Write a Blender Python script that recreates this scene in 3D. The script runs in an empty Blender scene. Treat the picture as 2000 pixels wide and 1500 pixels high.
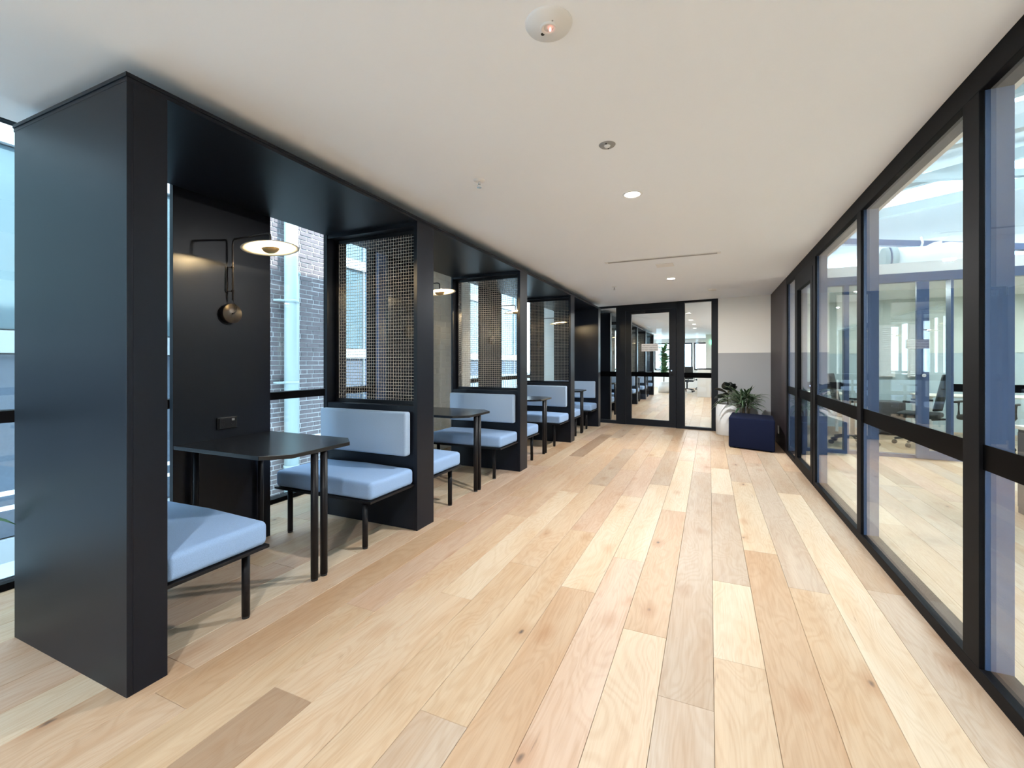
import bpy, bmesh, math, random
from mathutils import Vector, Matrix
random.seed(7)
S = bpy.context.scene
C = S.collection
PI = math.pi

# ------------------------------------------------------------------ camera
cam_d = bpy.data.cameras.new('camera'); cam = bpy.data.objects.new('camera', cam_d); C.objects.link(cam)
cam_d.sensor_width = 36.0; cam_d.lens = 868 / 2000 * 36
cam_d.shift_y = -42 / 2000
cam_d.clip_start = 0.05; cam_d.clip_end = 300
cam.location = (0, 0, 1.28)
cam.rotation_euler = (PI / 2, 0, math.atan2(386, 868))
S.camera = cam

# ------------------------------------------------------------------ world, sun, exposure
S.view_settings.view_transform = 'Standard'; S.view_settings.look = 'None'
S.view_settings.gamma = 1.0; S.view_settings.use_curve_mapping = False
S.view_settings.exposure = 1.46
S.cycles.transparent_max_bounces = 24
S.cycles.max_bounces = 10
S.cycles.diffuse_bounces = 6
S.cycles.glossy_bounces = 5
S.cycles.sample_clamp_indirect = 6.0
W = bpy.data.worlds.new('sky'); S.world = W; W.use_nodes = True
wn = W.node_tree.nodes; wl = W.node_tree.links
bg = wn['Background']
tc = wn.new('ShaderNodeTexCoord'); mp = wn.new('ShaderNodeMapping'); mp.inputs['Scale'].default_value = (1, 1, 2.5)
nz = wn.new('ShaderNodeTexNoise'); nz.inputs['Scale'].default_value = 2.2; nz.inputs['Detail'].default_value = 5
cr = wn.new('ShaderNodeValToRGB')
cr.color_ramp.elements[0].position = 0.35; cr.color_ramp.elements[0].color = (0.55, 0.78, 1.0, 1)
cr.color_ramp.elements[1].position = 0.65; cr.color_ramp.elements[1].color = (0.78, 0.91, 1.0, 1)
wl.new(tc.outputs['Generated'], mp.inputs['Vector']); wl.new(mp.outputs['Vector'], nz.inputs['Vector'])
wl.new(nz.outputs['Fac'], cr.inputs['Fac']); wl.new(cr.outputs['Color'], bg.inputs['Color'])
bg.inputs['Strength'].default_value = 4.0
sun_d = bpy.data.lights.new('sun', 'SUN'); sun = bpy.data.objects.new('sun', sun_d); C.objects.link(sun)
sun_d.energy = 5.0; sun_d.angle = math.radians(1.0); sun_d.color = (1.0, 0.95, 0.88)
sun.rotation_euler = (0, math.radians(47), math.radians(12))     # shines from +X, high

# ------------------------------------------------------------------ materials
def mat(name, col, rough=0.5, spec=0.5, metal=0.0, noise=0.0, nscale=30, bump=0.0, bscale=200, emit=None, estr=0, sheen=0, coat=0, stretch=None):
    m = bpy.data.materials.new(name); m.use_nodes = True
    n = m.node_tree.nodes; l = m.node_tree.links; p = n['Principled BSDF']
    p.inputs['Base Color'].default_value = (*col, 1)
    p.inputs['Roughness'].default_value = rough
    p.inputs['Specular IOR Level'].default_value = spec
    p.inputs['Metallic'].default_value = metal
    p.inputs['Sheen Weight'].default_value = sheen
    p.inputs['Coat Weight'].default_value = coat
    if emit:
        p.inputs['Emission Color'].default_value = (*emit, 1); p.inputs['Emission Strength'].default_value = estr
    if noise or bump:
        t = n.new('ShaderNodeTexCoord'); src = t.outputs['Object']
        if stretch:
            mpn = n.new('ShaderNodeMapping'); mpn.inputs['Scale'].default_value = stretch
            l.new(src, mpn.inputs['Vector']); src = mpn.outputs['Vector']
    if noise:
        a = n.new('ShaderNodeTexNoise'); a.inputs['Scale'].default_value = nscale; a.inputs['Detail'].default_value = 6
        l.new(src, a.inputs['Vector'])
        mx = n.new('ShaderNodeMix'); mx.data_type = 'RGBA'
        mx.inputs[6].default_value = (*[max(0, c * (1 - noise)) for c in col], 1)
        mx.inputs[7].default_value = (*[min(1, c * (1 + noise)) for c in col], 1)
        l.new(a.outputs['Fac'], mx.inputs[0]); l.new(mx.outputs[2], p.inputs['Base Color'])
    if bump:
        b = n.new('ShaderNodeTexNoise'); b.inputs['Scale'].default_value = bscale; b.inputs['Detail'].default_value = 4
        l.new(src, b.inputs['Vector'])
        bp = n.new('ShaderNodeBump'); bp.inputs['Strength'].default_value = bump; bp.inputs['Distance'].default_value = 0.002
        l.new(b.outputs['Fac'], bp.inputs['Height']); l.new(bp.outputs['Normal'], p.inputs['Normal'])
    return m

def glass_mat(name, tint, refl=1.0, alpha=1.0):
    m = bpy.data.materials.new(name); m.use_nodes = True
    n = m.node_tree.nodes; l = m.node_tree.links; n.clear()
    out = n.new('ShaderNodeOutputMaterial'); tr = n.new('ShaderNodeBsdfTransparent'); gl = n.new('ShaderNodeBsdfGlossy')
    tr.inputs['Color'].default_value = (*tint, 1); gl.inputs['Roughness'].default_value = 0.0
    gl.inputs['Color'].default_value = (1, 1, 1, 1)
    lw = n.new('ShaderNodeLayerWeight'); lw.inputs['Blend'].default_value = 0.5
    pw = n.new('ShaderNodeMath'); pw.operation = 'POWER'; pw.inputs[1].default_value = 5
    ma = n.new('ShaderNodeMath'); ma.operation = 'MULTIPLY_ADD'; ma.inputs[1].default_value = 0.96 * refl; ma.inputs[2].default_value = 0.04 * refl
    mx = n.new('ShaderNodeMixShader')
    l.new(lw.outputs['Facing'], pw.inputs[0]); l.new(pw.outputs[0], ma.inputs[0]); l.new(ma.outputs[0], mx.inputs[0])
    l.new(tr.outputs[0], mx.inputs[1]); l.new(gl.outputs[0], mx.inputs[2]); l.new(mx.outputs[0], out.inputs[0])
    return m

def wood_mat(name='oak_plank'):
    m = bpy.data.materials.new(name); m.use_nodes = True
    n = m.node_tree.nodes; l = m.node_tree.links; p = n['Principled BSDF']
    oi = n.new('ShaderNodeObjectInfo'); geo = n.new('ShaderNodeNewGeometry')
    sep = n.new('ShaderNodeSeparateXYZ'); l.new(geo.outputs['Position'], sep.inputs[0])
    # per-piece shift of the grain field: along X and Z by the object's own random number
    rnd = n.new('ShaderNodeMath'); rnd.operation = 'MULTIPLY'; rnd.inputs[1].default_value = 57.0; l.new(oi.outputs['Random'], rnd.inputs[0])
    comb = n.new('ShaderNodeCombineXYZ')
    l.new(sep.outputs['X'], comb.inputs[0]); l.new(sep.outputs['Y'], comb.inputs[1]); l.new(rnd.outputs[0], comb.inputs[2])
    def mapping(sc):
        k = n.new('ShaderNodeMapping'); k.inputs['Scale'].default_value = sc; l.new(comb.outputs[0], k.inputs['Vector']); return k.outputs[0]
    def noise(sc, scale, det=5, dist=0.0):
        k = n.new('ShaderNodeTexNoise'); k.inputs['Scale'].default_value = scale; k.inputs['Detail'].default_value = det
        k.inputs['Distortion'].default_value = dist; l.new(mapping(sc), k.inputs['Vector']); return k.outputs['Fac']
    # cathedral figure: contour lines of a smooth stretched field
    fld = noise((4.0, 0.8, 1), 1.6, 2, 0.6)
    mul = n.new('ShaderNodeMath'); mul.operation = 'MULTIPLY'; mul.inputs[1].default_value = 95.0; l.new(fld, mul.inputs[0])
    sn = n.new('ShaderNodeMath'); sn.operation = 'SINE'; l.new(mul.outputs[0], sn.inputs[0])
    mr = n.new('ShaderNodeMapRange'); mr.inputs[1].default_value = -1; mr.inputs[2].default_value = 1; l.new(sn.outputs[0], mr.inputs[0])
    fine = noise((60, 2.2, 1), 3.0, 6)
    broad = noise((5, 0.9, 1), 1.3, 3)
    def mixc(fac, c1, c2, mode='MIX'):
        k = n.new('ShaderNodeMix'); k.data_type = 'RGBA'; k.blend_type = mode
        if isinstance(fac, float): k.inputs[0].default_value = fac
        else: l.new(fac, k.inputs[0])
        for i, c in ((6, c1), (7, c2)):
            if isinstance(c, tuple): k.inputs[i].default_value = (*c, 1)
            else: l.new(c, k.inputs[i])
        return k.outputs[2]
    def ramp(fac, p0, p1, v0=0.0, v1=1.0):
        k = n.new('ShaderNodeMapRange'); k.inputs[1].default_value = p0; k.inputs[2].default_value = p1
        k.inputs[3].default_value = v0; k.inputs[4].default_value = v1; l.new(fac, k.inputs[0]); return k.outputs[0]
    base = oi.outputs['Color']
    c = mixc(ramp(mr.outputs[0], 0.35, 1.0, 0, 0.30), base, mixc(1.0, base, (0.80, 0.70, 0.60), 'MULTIPLY'))
    c = mixc(ramp(fine, 0.45, 0.75, 0, 0.35), c, mixc(1.0, c, (0.74, 0.66, 0.58), 'MULTIPLY'))
    c = mixc(ramp(broad, 0.42, 0.70, 0, 0.62), c, mixc(1.0, c, (0.90, 0.76, 0.62), 'MULTIPLY'))
    pale = noise((7, 0.7, 1), 1.1, 2)
    c = mixc(ramp(pale, 0.60, 0.72, 0, 0.55), c, mixc(1.0, base, (1.14, 1.16, 1.18), 'MULTIPLY'))
    # knots
    vo = n.new('ShaderNodeTexVoronoi'); vo.inputs['Scale'].default_value = 1.0; vo.inputs['Randomness'].default_value = 1.0
    wob = n.new('ShaderNodeTexNoise'); wob.inputs['Scale'].default_value = 14; l.new(comb.outputs[0], wob.inputs['Vector'])
    vm = n.new('ShaderNodeVectorMath'); vm.operation = 'MULTIPLY_ADD'; vm.inputs[1].default_value = (0.09, 0.09, 0.0)
    l.new(wob.outputs['Color'], vm.inputs[0]); l.new(mapping((4.2, 2.1, 1)), vm.inputs[2]); l.new(vm.outputs[0], vo.inputs['Vector'])
    c = mixc(ramp(vo.outputs['Distance'], 0.03, 0.24, 0.55, 0.0), c, mixc(1.0, c, (0.72, 0.50, 0.33), 'MULTIPLY'))
    c = mixc(ramp(vo.outputs['Distance'], 0.015, 0.06, 0.92, 0.0), c, (0.06, 0.045, 0.04))
    # fine dark checks
    chk = noise((26, 1.6, 1), 2.4, 3)
    c = mixc(ramp(chk, 0.72, 0.80, 0, 0.6), c, (0.16, 0.10, 0.07))
    l.new(c, p.inputs['Base Color'])
    rr = ramp(fine, 0.3, 0.8, 0.44, 0.56); l.new(rr, p.inputs['Roughness'])
    p.inputs['Specular IOR Level'].default_value = 0.34
    bp = n.new('ShaderNodeBump'); bp.inputs['Strength'].default_value = 0.12; bp.inputs['Distance'].default_value = 0.001
    l.new(fine, bp.inputs['Height']); l.new(bp.outputs['Normal'], p.inputs['Normal'])
    return m

M = dict(
    oak=wood_mat(),
    joint=mat('floor_underlay', (0.20, 0.13, 0.08), 0.8),
    ceil=mat('ceiling_paint', (0.87, 0.91, 0.97), 0.75, 0.3, bump=0.05, bscale=120),
    lam=mat('black_laminate', (0.0058, 0.0075, 0.0125), 0.36, 0.22, bump=0.03, bscale=300),
    lamd=mat('black_laminate_table', (0.008, 0.009, 0.011), 0.24, 0.42),
    blk=mat('black_powder_coat', (0.007, 0.007, 0.009), 0.42, 0.25),
    frame=mat('black_window_frame', (0.004, 0.004, 0.005), 0.55, 0.08),
    dframe=mat('charcoal_door_frame', (0.010, 0.012, 0.016), 0.5, 0.2),
    band=mat('black_glass_strip', (0.001, 0.001, 0.0012), 0.4, 0.03),
    fab=mat('pale_blue_wool', (0.26, 0.385, 0.59), 0.9, 0.2, noise=0.16, nscale=240, bump=0.5, bscale=420, sheen=0.08),
    fabl=mat('pale_grey_blue_wool', (0.31, 0.40, 0.52), 0.9, 0.2, noise=0.16, nscale=240, bump=0.5, bscale=420, sheen=0.08),
    navy=mat('navy_wool', (0.0025, 0.0055, 0.024), 0.9, 0.2, noise=0.2, nscale=200, bump=0.4, bscale=350, sheen=0.0),
    wire=mat('woven_wire', (0.70, 0.62, 0.52), 0.35, 0.5, metal=0.7),
    bronze=mat('dark_bronze', (0.075, 0.062, 0.05), 0.38, 0.5, metal=0.7),
    gold=mat('brass_dome', (0.42, 0.31, 0.16), 0.35, 0.5, metal=0.6),
    dish=mat('lamp_dish_enamel', (0.62, 0.56, 0.46), 0.35, 0.5),
    bulb=mat('lamp_glow', (1, 0.9, 0.7), 0.5, emit=(1.0, 0.80, 0.48), estr=30),
    down=mat('downlight_lens', (1, 1, 1), 0.5, emit=(1.0, 0.94, 0.82), estr=22),
    white=mat('white_paint', (0.78, 0.77, 0.74), 0.7, 0.3, bump=0.04, bscale=150),
    cream=mat('cream_wall_paint', (0.80, 0.785, 0.74), 0.75, 0.3, bump=0.05, bscale=150),
    grey=mat('grey_wall_paint', (0.38, 0.385, 0.39), 0.75, 0.3, bump=0.05, bscale=150),
    officeg=mat('blue_grey_wall_paint', (0.42, 0.50, 0.53), 0.75, 0.3),
    officec=mat('office_wall_paint', (0.60, 0.63, 0.58), 0.75, 0.3),
    plum=mat('dark_plum_panel', (0.026, 0.018, 0.020), 0.5, 0.25),
    steel=mat('blue_grey_frame', (0.055, 0.09, 0.18), 0.38, 0.5),  # on the mullion backs this blue stands for cool atrium light
    wplas=mat('white_plastic', (0.80, 0.80, 0.80), 0.4),
    gplas=mat('grey_plastic', (0.30, 0.30, 0.30), 0.5),
    dark=mat('dark_slot', (0.02, 0.02, 0.02), 0.8),
    chrome=mat('chrome', (0.75, 0.75, 0.75), 0.15, metal=1.0),
    led=mat('red_indicator', (1, 0.2, 0.2), 0.5, emit=(1, 0.25, 0.2), estr=3),
    blue_led=mat('blue_indicator', (0.2, 0.3, 1), 0.5, emit=(0.2, 0.3, 1), estr=4),
    pot=mat('white_fibre_pot', (0.80, 0.80, 0.79), 0.55, noise=0.03, nscale=20),
    dpot=mat('charcoal_pot', (0.06, 0.06, 0.06), 0.6),
    soil=mat('soil', (0.05, 0.035, 0.02), 0.95, noise=0.5, nscale=60),
    leafd=mat('dark_rubber_leaf', (0.012, 0.016, 0.014), 0.28, 0.5, noise=0.3, nscale=15),
    leafg=mat('fig_leaf', (0.05, 0.16, 0.05), 0.4, noise=0.4, nscale=12),
    stem=mat('plant_stem', (0.10, 0.08, 0.05), 0.8),
    brick=mat('weathered_brick', (0.145, 0.125, 0.135), 0.9, noise=0.35, nscale=9, bump=0.5, bscale=60),
    mortar=mat('mortar', (0.45, 0.46, 0.48), 0.95),
    pbrick=mat('cream_painted_brick', (0.86, 0.82, 0.72), 0.6, bump=0.3, bscale=60),
    pipe=mat('pale_downpipe', (0.34, 0.42, 0.43), 0.5),
    teal=mat('teal_glazing', (0.095, 0.15, 0.175), 0.15, 0.5, noise=0.3, nscale=0.8),
    ext_w=mat('pale_cladding', (0.33, 0.37, 0.40), 0.6),
    ext_b=mat('blue_grey_cladding', (0.07, 0.095, 0.13), 0.7, noise=0.25, nscale=30),
    conc=mat('pale_concrete', (0.40, 0.48, 0.50), 0.85, noise=0.15, nscale=6),
    desk=mat('pale_desk_top', (0.72, 0.66, 0.56), 0.45, noise=0.08, nscale=8, stretch=(2, 20, 2)),
    deskd=mat('dark_desk_carcass', (0.09, 0.08, 0.08), 0.4, noise=0.2, nscale=10, stretch=(2, 2, 20)),
    mesh=mat('black_chair_mesh', (0.02, 0.021, 0.023), 0.7),
    roofp=mat('pale_roof_boarding', (0.60, 0.66, 0.68), 0.7),
    truss=mat('aqua_white_truss_paint', (0.42, 0.52, 0.55), 0.6),
    wrap=mat('silver_duct_wrap', (0.78, 0.82, 0.83), 0.25, 0.6, bump=0.9, bscale=9),
    sign=mat('grey_sign_face', (0.70, 0.69, 0.68), 0.5),
    ink=mat('sign_ink', (0.10, 0.09, 0.09), 0.6),
    stone=mat('reception_counter', (0.72, 0.71, 0.68), 0.4, noise=0.05, nscale=3),
    green=mat('exit_sign_face', (0.05, 0.5, 0.25), 0.5, emit=(0.2, 0.9, 0.5), estr=1.5),
    glass=glass_mat('clear_glazing', (0.965, 0.985, 0.98)),
    glassw=glass_mat('window_glazing', (0.93, 0.97, 0.975)),
    glasso=glass_mat('office_glazing', (0.90, 0.96, 0.95)),
)

def opal_mat():
    m = bpy.data.materials.new('opal_skylight'); m.use_nodes = True
    n = m.node_tree.nodes; l = m.node_tree.links; n.clear()
    out = n.new('ShaderNodeOutputMaterial'); a = n.new('ShaderNodeBsdfTranslucent'); b = n.new('ShaderNodeBsdfDiffuse')
    a.inputs[0].default_value = (0.93, 0.96, 0.98, 1); b.inputs[0].default_value = (0.85, 0.87, 0.88, 1)
    mx = n.new('ShaderNodeMixShader'); mx.inputs[0].default_value = 0.2
    l.new(a.outputs[0], mx.inputs[1]); l.new(b.outputs[0], mx.inputs[2]); l.new(mx.outputs[0], out.inputs[0]); return m
M['opal'] = opal_mat()
def leaf_mat():
    m = bpy.data.materials.new('striped_leaf'); m.use_nodes = True
    n = m.node_tree.nodes; l = m.node_tree.links; p = n['Principled BSDF']; p.inputs['Roughness'].default_value = 0.4
    uv = n.new('ShaderNodeUVMap'); sep = n.new('ShaderNodeSeparateXYZ'); l.new(uv.outputs[0], sep.inputs[0])
    r = n.new('ShaderNodeValToRGB'); e = r.color_ramp
    e.elements[0].position = 0.0; e.elements[0].color = (0.34, 0.42, 0.26, 1)
    e.elements[1].position = 1.0; e.elements[1].color = (0.34, 0.42, 0.26, 1)
    for pos, c in ((0.16, (0.03, 0.075, 0.035)), (0.44, (0.03, 0.08, 0.035)), (0.5, (0.07, 0.14, 0.06)), (0.56, (0.03, 0.08, 0.035)), (0.84, (0.03, 0.075, 0.035))):
        x = e.elements.new(pos); x.color = (*c, 1)
    l.new(sep.outputs[0], r.inputs[0]); l.new(r.outputs[0], p.inputs['Base Color'])
    return m
M['leafs'] = leaf_mat()

# ------------------------------------------------------------------ helpers
def link(o, parent=None):
    C.objects.link(o)
    if parent is not None: o.parent = parent
    return o

def tag(o, label=None, cat=None, group=None, kind=None):
    if label: o['label'] = label
    if cat: o['category'] = cat
    if group: o['group'] = group
    if kind: o['kind'] = kind
    return o

def empty(name, loc=(0, 0, 0), rz=0.0, parent=None):
    o = bpy.data.objects.new(name, None); o.location = loc; o.rotation_euler = (0, 0, rz); o.empty_display_size = 0.1
    return link(o, parent)

def mesh_obj(name, verts, faces, m, parent=None, smooth=False, uvs=None):
    me = bpy.data.meshes.new(name); me.from_pydata(verts, [], faces)
    if uvs:
        ul = me.uv_layers.new(name='UVMap')
        for lp in me.loops: ul.data[lp.index].uv = uvs[lp.vertex_index]
    me.materials.append(m); me.update()
    if smooth:
        for q in me.polygons: q.use_smooth = True
    return link(bpy.data.objects.new(name, me), parent)

def box(name, x0, x1, y0, y1, z0, z1, m, parent=None, bev=0.0, seg=2):
    bm = bmesh.new(); add_box(bm, x0, x1, y0, y1, z0, z1)
    return fin(name, bm, m, parent, bev, seg)

def add_box(bm, x0, x1, y0, y1, z0, z1):
    r = bmesh.ops.create_cube(bm, size=1)
    bmesh.ops.scale(bm, vec=(abs(x1 - x0), abs(y1 - y0), abs(z1 - z0)), verts=r['verts'])
    bmesh.ops.translate(bm, vec=((x0 + x1) / 2, (y0 + y1) / 2, (z0 + z1) / 2), verts=r['verts'])
    return r['verts']

def fin(name, bm, m, parent=None, bev=0.0, seg=2, smooth=False):
    if bev:
        bmesh.ops.bevel(bm, geom=bm.edges[:], offset=bev, segments=seg, profile=0.5, affect='EDGES')
    me = bpy.data.meshes.new(name); bm.to_mesh(me); bm.free(); me.materials.append(m)
    if smooth or (bev and seg > 2):
        for q in me.polygons: q.use_smooth = True
    return link(bpy.data.objects.new(name, me), parent)

def add_cyl(bm, p0, p1, r0, r1=None, seg=16, caps=True):
    r1 = r0 if r1 is None else r1
    p0 = Vector(p0); p1 = Vector(p1); d = (p1 - p0)
    q = d.to_track_quat('Z', 'Y').to_matrix()
    rings = []
    for p, r in ((p0, r0), (p1, r1)):
        rings.append([bm.verts.new(p + q @ Vector((math.cos(2 * PI * i / seg) * r, math.sin(2 * PI * i / seg) * r, 0))) for i in range(seg)])
    for i in range(seg):
        f = bm.faces.new((rings[0][i], rings[0][(i + 1) % seg], rings[1][(i + 1) % seg], rings[1][i])); f.smooth = True
    if caps:
        bm.faces.new(rings[0][::-1]); bm.faces.new(rings[1])

def cyl(name, p0, p1, r, m, parent=None, r1=None, seg=16):
    bm = bmesh.new(); add_cyl(bm, p0, p1, r, r1, seg)
    me = bpy.data.meshes.new(name); bm.to_mesh(me); bm.free(); me.materials.append(m)
    return link(bpy.data.objects.new(name, me), parent)

def add_tube(bm, pts, r, seg=8):
    pts = [Vector(p) for p in pts]; rings = []
    up = Vector((0.13, 0.21, 0.97)).normalized()
    for i, p in enumerate(pts):
        t = (pts[min(i + 1, len(pts) - 1)] - pts[max(i - 1, 0)]).normalized()
        a = t.cross(up)
        if a.length < 1e-3: a = t.cross(Vector((1, 0, 0)))
        a.normalize(); b = t.cross(a)
        rings.append([bm.verts.new(p + a * math.cos(2 * PI * k / seg) * r + b * math.sin(2 * PI * k / seg) * r) for k in range(seg)])
    for A, B in zip(rings, rings[1:]):
        for k in range(seg):
            f = bm.faces.new((A[k], A[(k + 1) % seg], B[(k + 1) % seg], B[k])); f.smooth = True
    bm.faces.new(rings[0][::-1]); bm.faces.new(rings[-1])

def tube(name, pts, r, m, parent=None, seg=8):
    bm = bmesh.new(); add_tube(bm, pts, r, seg)
    bmesh.ops.recalc_face_normals(bm, faces=bm.faces)
    me = bpy.data.meshes.new(name); bm.to_mesh(me); bm.free(); me.materials.append(m)
    return link(bpy.data.objects.new(name, me), parent)

def lathe(name, prof, m, parent=None, seg=32, loc=(0, 0, 0), closed=False):
    vs = []; fs = []
    for r, z in prof:
        for i in range(seg): vs.append((r * math.cos(2 * PI * i / seg), r * math.sin(2 * PI * i / seg), z))
    for j in range(len(prof) - 1):
        for i in range(seg): fs.append((j * seg + i, j * seg + (i + 1) % seg, (j + 1) * seg + (i + 1) % seg, (j + 1) * seg + i))
    if closed:
        fs.append(tuple(range(seg))[::-1]); k = (len(prof) - 1) * seg; fs.append(tuple(range(k, k + seg)))
    o = mesh_obj(name, vs, fs, m, parent, smooth=True); o.location = loc
    return o

def prism(name, pts, z0, z1, m, parent=None, bev=0.0, seg=2):
    bm = bmesh.new()
    a = [bm.verts.new((x, y, z0)) for x, y in pts]; b = [bm.verts.new((x, y, z1)) for x, y in pts]
    n = len(pts)
    bm.faces.new(a[::-1]); bm.faces.new(b)
    for i in range(n): bm.faces.new((a[i], a[(i + 1) % n], b[(i + 1) % n], b[i]))
    bmesh.ops.recalc_face_normals(bm, faces=bm.faces)
    return fin(name, bm, m, parent, bev, seg)

def dup(root, loc=None, label=None, rz=None):
    r = root.copy(); C.objects.link(r)
    if loc is not None: r.location = loc
    if rz is not None: r.rotation_euler = (0, 0, rz)
    if label: r['label'] = label
    for ch in list(root.children):
        c = ch.copy(); C.objects.link(c); c.parent = r
        for g in list(ch.children):
            d = g.copy(); C.objects.link(d); d.parent = c
    return r

def area(name, loc, size, power, color=(0.965, 0.985, 1.0), shape='DISK', parent=None, spread=None, rot=(0, 0, 0)):
    d = bpy.data.lights.new(name, 'AREA'); d.shape = shape; d.size = size; d.energy = power; d.color = color
    if spread: d.spread = spread
    o = bpy.data.objects.new(name, d); o.location = loc; o.rotation_euler = rot
    return link(o, parent)

# ------------------------------------------------------------------ levels and lines of the place
ZC = 2.47           # ceiling
XR = 0.98           # face of the glass partition
XF = -2.04          # front line of the booths
XB = -2.97          # back line of the booths
XW = -3.62          # window line
SOFF = 2.355        # underside of the canopy
ALPHA = math.atan(0.155)

# ------------------------------------------------------------------ floor
floor = tag(box('floor', -3.75, 9.0, -6.0, 26.0, -0.12, -0.012, M['joint']), kind='structure')
TONES0 = {'pale': (0.725, 0.61, 0.475), 'pale2': (0.72, 0.60, 0.46), 'mid': (0.65, 0.50, 0.375), 'pink': (0.66, 0.505, 0.40),
         'tan': (0.62, 0.455, 0.32), 'dark': (0.47, 0.35, 0.26), 'grey': (0.57, 0.465, 0.375), 'sand': (0.67, 0.525, 0.385)}
TONES = {k: (v[0] * 0.735, v[1] * 0.69, v[2] * 0.63) for k, v in TONES0.items()}
BAG = ['pale2', 'mid', 'pink', 'sand', 'grey', 'mid', 'pale', 'tan', 'sand', 'pink']
KN = {  # row: (joint positions, tone of the board after each joint, first tone)
    -1: ([1.79, 5.63, 7.49], ['grey', 'grey', 'pink', 'sand']),
    0: ([2.12, 2.87, 4.78, 5.92, 8.0], ['sand', 'pale', 'grey', 'pale', 'tan', 'sand']),
    1: ([3.42, 5.34, 6.9], ['tan', 'pale', 'grey', 'sand']),
    2: ([2.955, 6.4], ['sand', 'grey', 'pink']),
    3: ([5.055, 7.2], ['pale', 'grey', 'sand']),
    4: ([3.1, 6.1], ['grey', 'grey', 'mid']),
    -2: ([2.175, 4.07, 6.2, 8.1], ['sand', 'tan', 'pale2', 'pink', 'mid']),
    -3: ([0.9, 2.945, 4.87, 6.79], ['pink', 'pink', 'pale', 'grey', 'mid']),
    -4: ([0.4, 2.44, 4.34, 6.285, 8.3], ['mid', 'tan', 'pale2', 'pink', 'pale', 'tan']),
    -5: ([1.36, 3.3, 5.4, 7.3], ['grey', 'sand', 'pink', 'mid', 'sand']),
    -6: ([0.5, 2.6, 4.6, 6.7], ['sand', 'sand', 'sand', 'grey', 'tan']),
    -7: ([2.1, 4.25, 6.2], ['sand', 'pale2', 'tan', 'mid']),
    -8: ([1.223, 3.4, 5.5, 7.6], ['dark', 'sand', 'mid', 'sand', 'grey']),
    -9: ([1.8, 3.9, 5.9], ['sand', 'pink', 'mid', 'dark']),
    -10: ([1.012, 3.1, 5.2], ['mid', 'tan', 'pink', 'sand']),
}
plank_meshes = {}
PITCH = 0.198
def plank_verts(x0, x1, y0, y1, ch=0.0012, z=0.0):
    return [(x0, y0, -0.012), (x1, y0, -0.012), (x1, y1, -0.012), (x0, y1, -0.012),
            (x0, y0, z - ch), (x1, y0, z - ch), (x1, y1, z - ch), (x0, y1, z - ch),
            (x0 + ch, y0 + ch, z), (x1 - ch, y0 + ch, z), (x1 - ch, y1 - ch, z), (x0 + ch, y1 - ch, z)]
PF = [(0, 1, 5, 4), (1, 2, 6, 5), (2, 3, 7, 6), (3, 0, 4, 7), (4, 5, 9, 8), (5, 6, 10, 9), (6, 7, 11, 10), (7, 4, 8, 11), (8, 9, 10, 11)]
pieces = []
rng = random.Random(11)
for k in range(-19, 45):
    x0 = 0.015 + k * PITCH; x1 = x0 + PITCH
    x0 = max(x0, -3.60)
    if k in KN:
        js, tn = KN[k]; js = list(js); tn = list(tn)
        js = [-1.4] + js
    else:
        js = []; tn = []; y = rng.uniform(-1.6, 0.3)
        while y < 8.5: js.append(y); tn.append(rng.choice(BAG)); y += rng.uniform(1.6, 2.3)
    last = 10.9 if x0 > 1.0 else 24.0
    y = js[-1] + rng.uniform(1.8, 2.2)
    while y < last - 0.5: js.append(y); tn.append(rng.choice(BAG)); y += rng.uniform(1.7, 2.3)
    js.append(last)
    while len(tn) < len(js) - 1: tn.append(rng.choice(BAG))
    # first piece behind the camera
    for a, b, t in zip(js, js[1:], tn):
        if t == 'grey' and False: pass
        pieces.append((x0, x1, a, b, t))
def vis_rank(pc):
    cx = (pc[0] + pc[1]) / 2; cy = (pc[2] + pc[3]) / 2
    c, s = math.cos(cam.rotation_euler[2]), math.sin(cam.rotation_euler[2])
    d = max(-cx * s + cy * c, max(-cx * s + pc[3] * c, 0.01) * 0.6)
    a = cx * c + cy * s
    off = max(0, abs(a) / max(d, 0.3) - 1.1)
    hid = 3.0 if pc[0] > 4.0 or (cy > 9.2 and (pc[0] < -2.1 or pc[0] > 0.6)) else 0.0
    return d * (1 + off * 2) + hid * 3
pieces.sort(key=vis_rank)
rest_v = []; rest_f = []
for i, (x0, x1, a, b, t) in enumerate(pieces):
    g = 0.0006
    if i < 296:
        L = b - a; Wd = x1 - x0
        o = mesh_obj('plank', plank_verts(g, Wd - g, g, L - g), PF, M['oak'], floor)
        o.location = (x0, a, rng.uniform(-0.0003, 0.0003))
        j = rng.uniform(-0.025, 0.025)
        o.color = (*[max(0, c + j) for c in TONES[t]], 1)
    else:
        n0 = len(rest_v); rest_v += plank_verts(x0 + g, x1 - g, a + g, b - g); rest_f += [tuple(n0 + q for q in f) for f in PF]
o = tag(mesh_obj('planks', rest_v, rest_f, M['oak'], floor), kind='stuff'); o.color = (*TONES['mid'], 1)
floor_rear = tag(box('floor_behind', -3.60, 9.0, -6.0, -1.3, -0.012, -0.001, M['oak']), kind='structure'); floor_rear.color = (*TONES['mid'], 1)
floor_rear.name = 'floor'

# ------------------------------------------------------------------ ceiling and shell
tag(box('ceiling', -3.14, 1.085, -6.0, 26.0, ZC, ZC + 0.05, M['ceil']), kind='structure')
tag(box('ceiling', -3.80, -3.14, -6.0, 26.0, 2.80, 2.85, M['ceil']), kind='structure')
tag(box('trim_1', -3.17, -3.14, -6.0, 26.0, ZC + 0.05, 2.80, M['ceil']), kind='structure')
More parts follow.
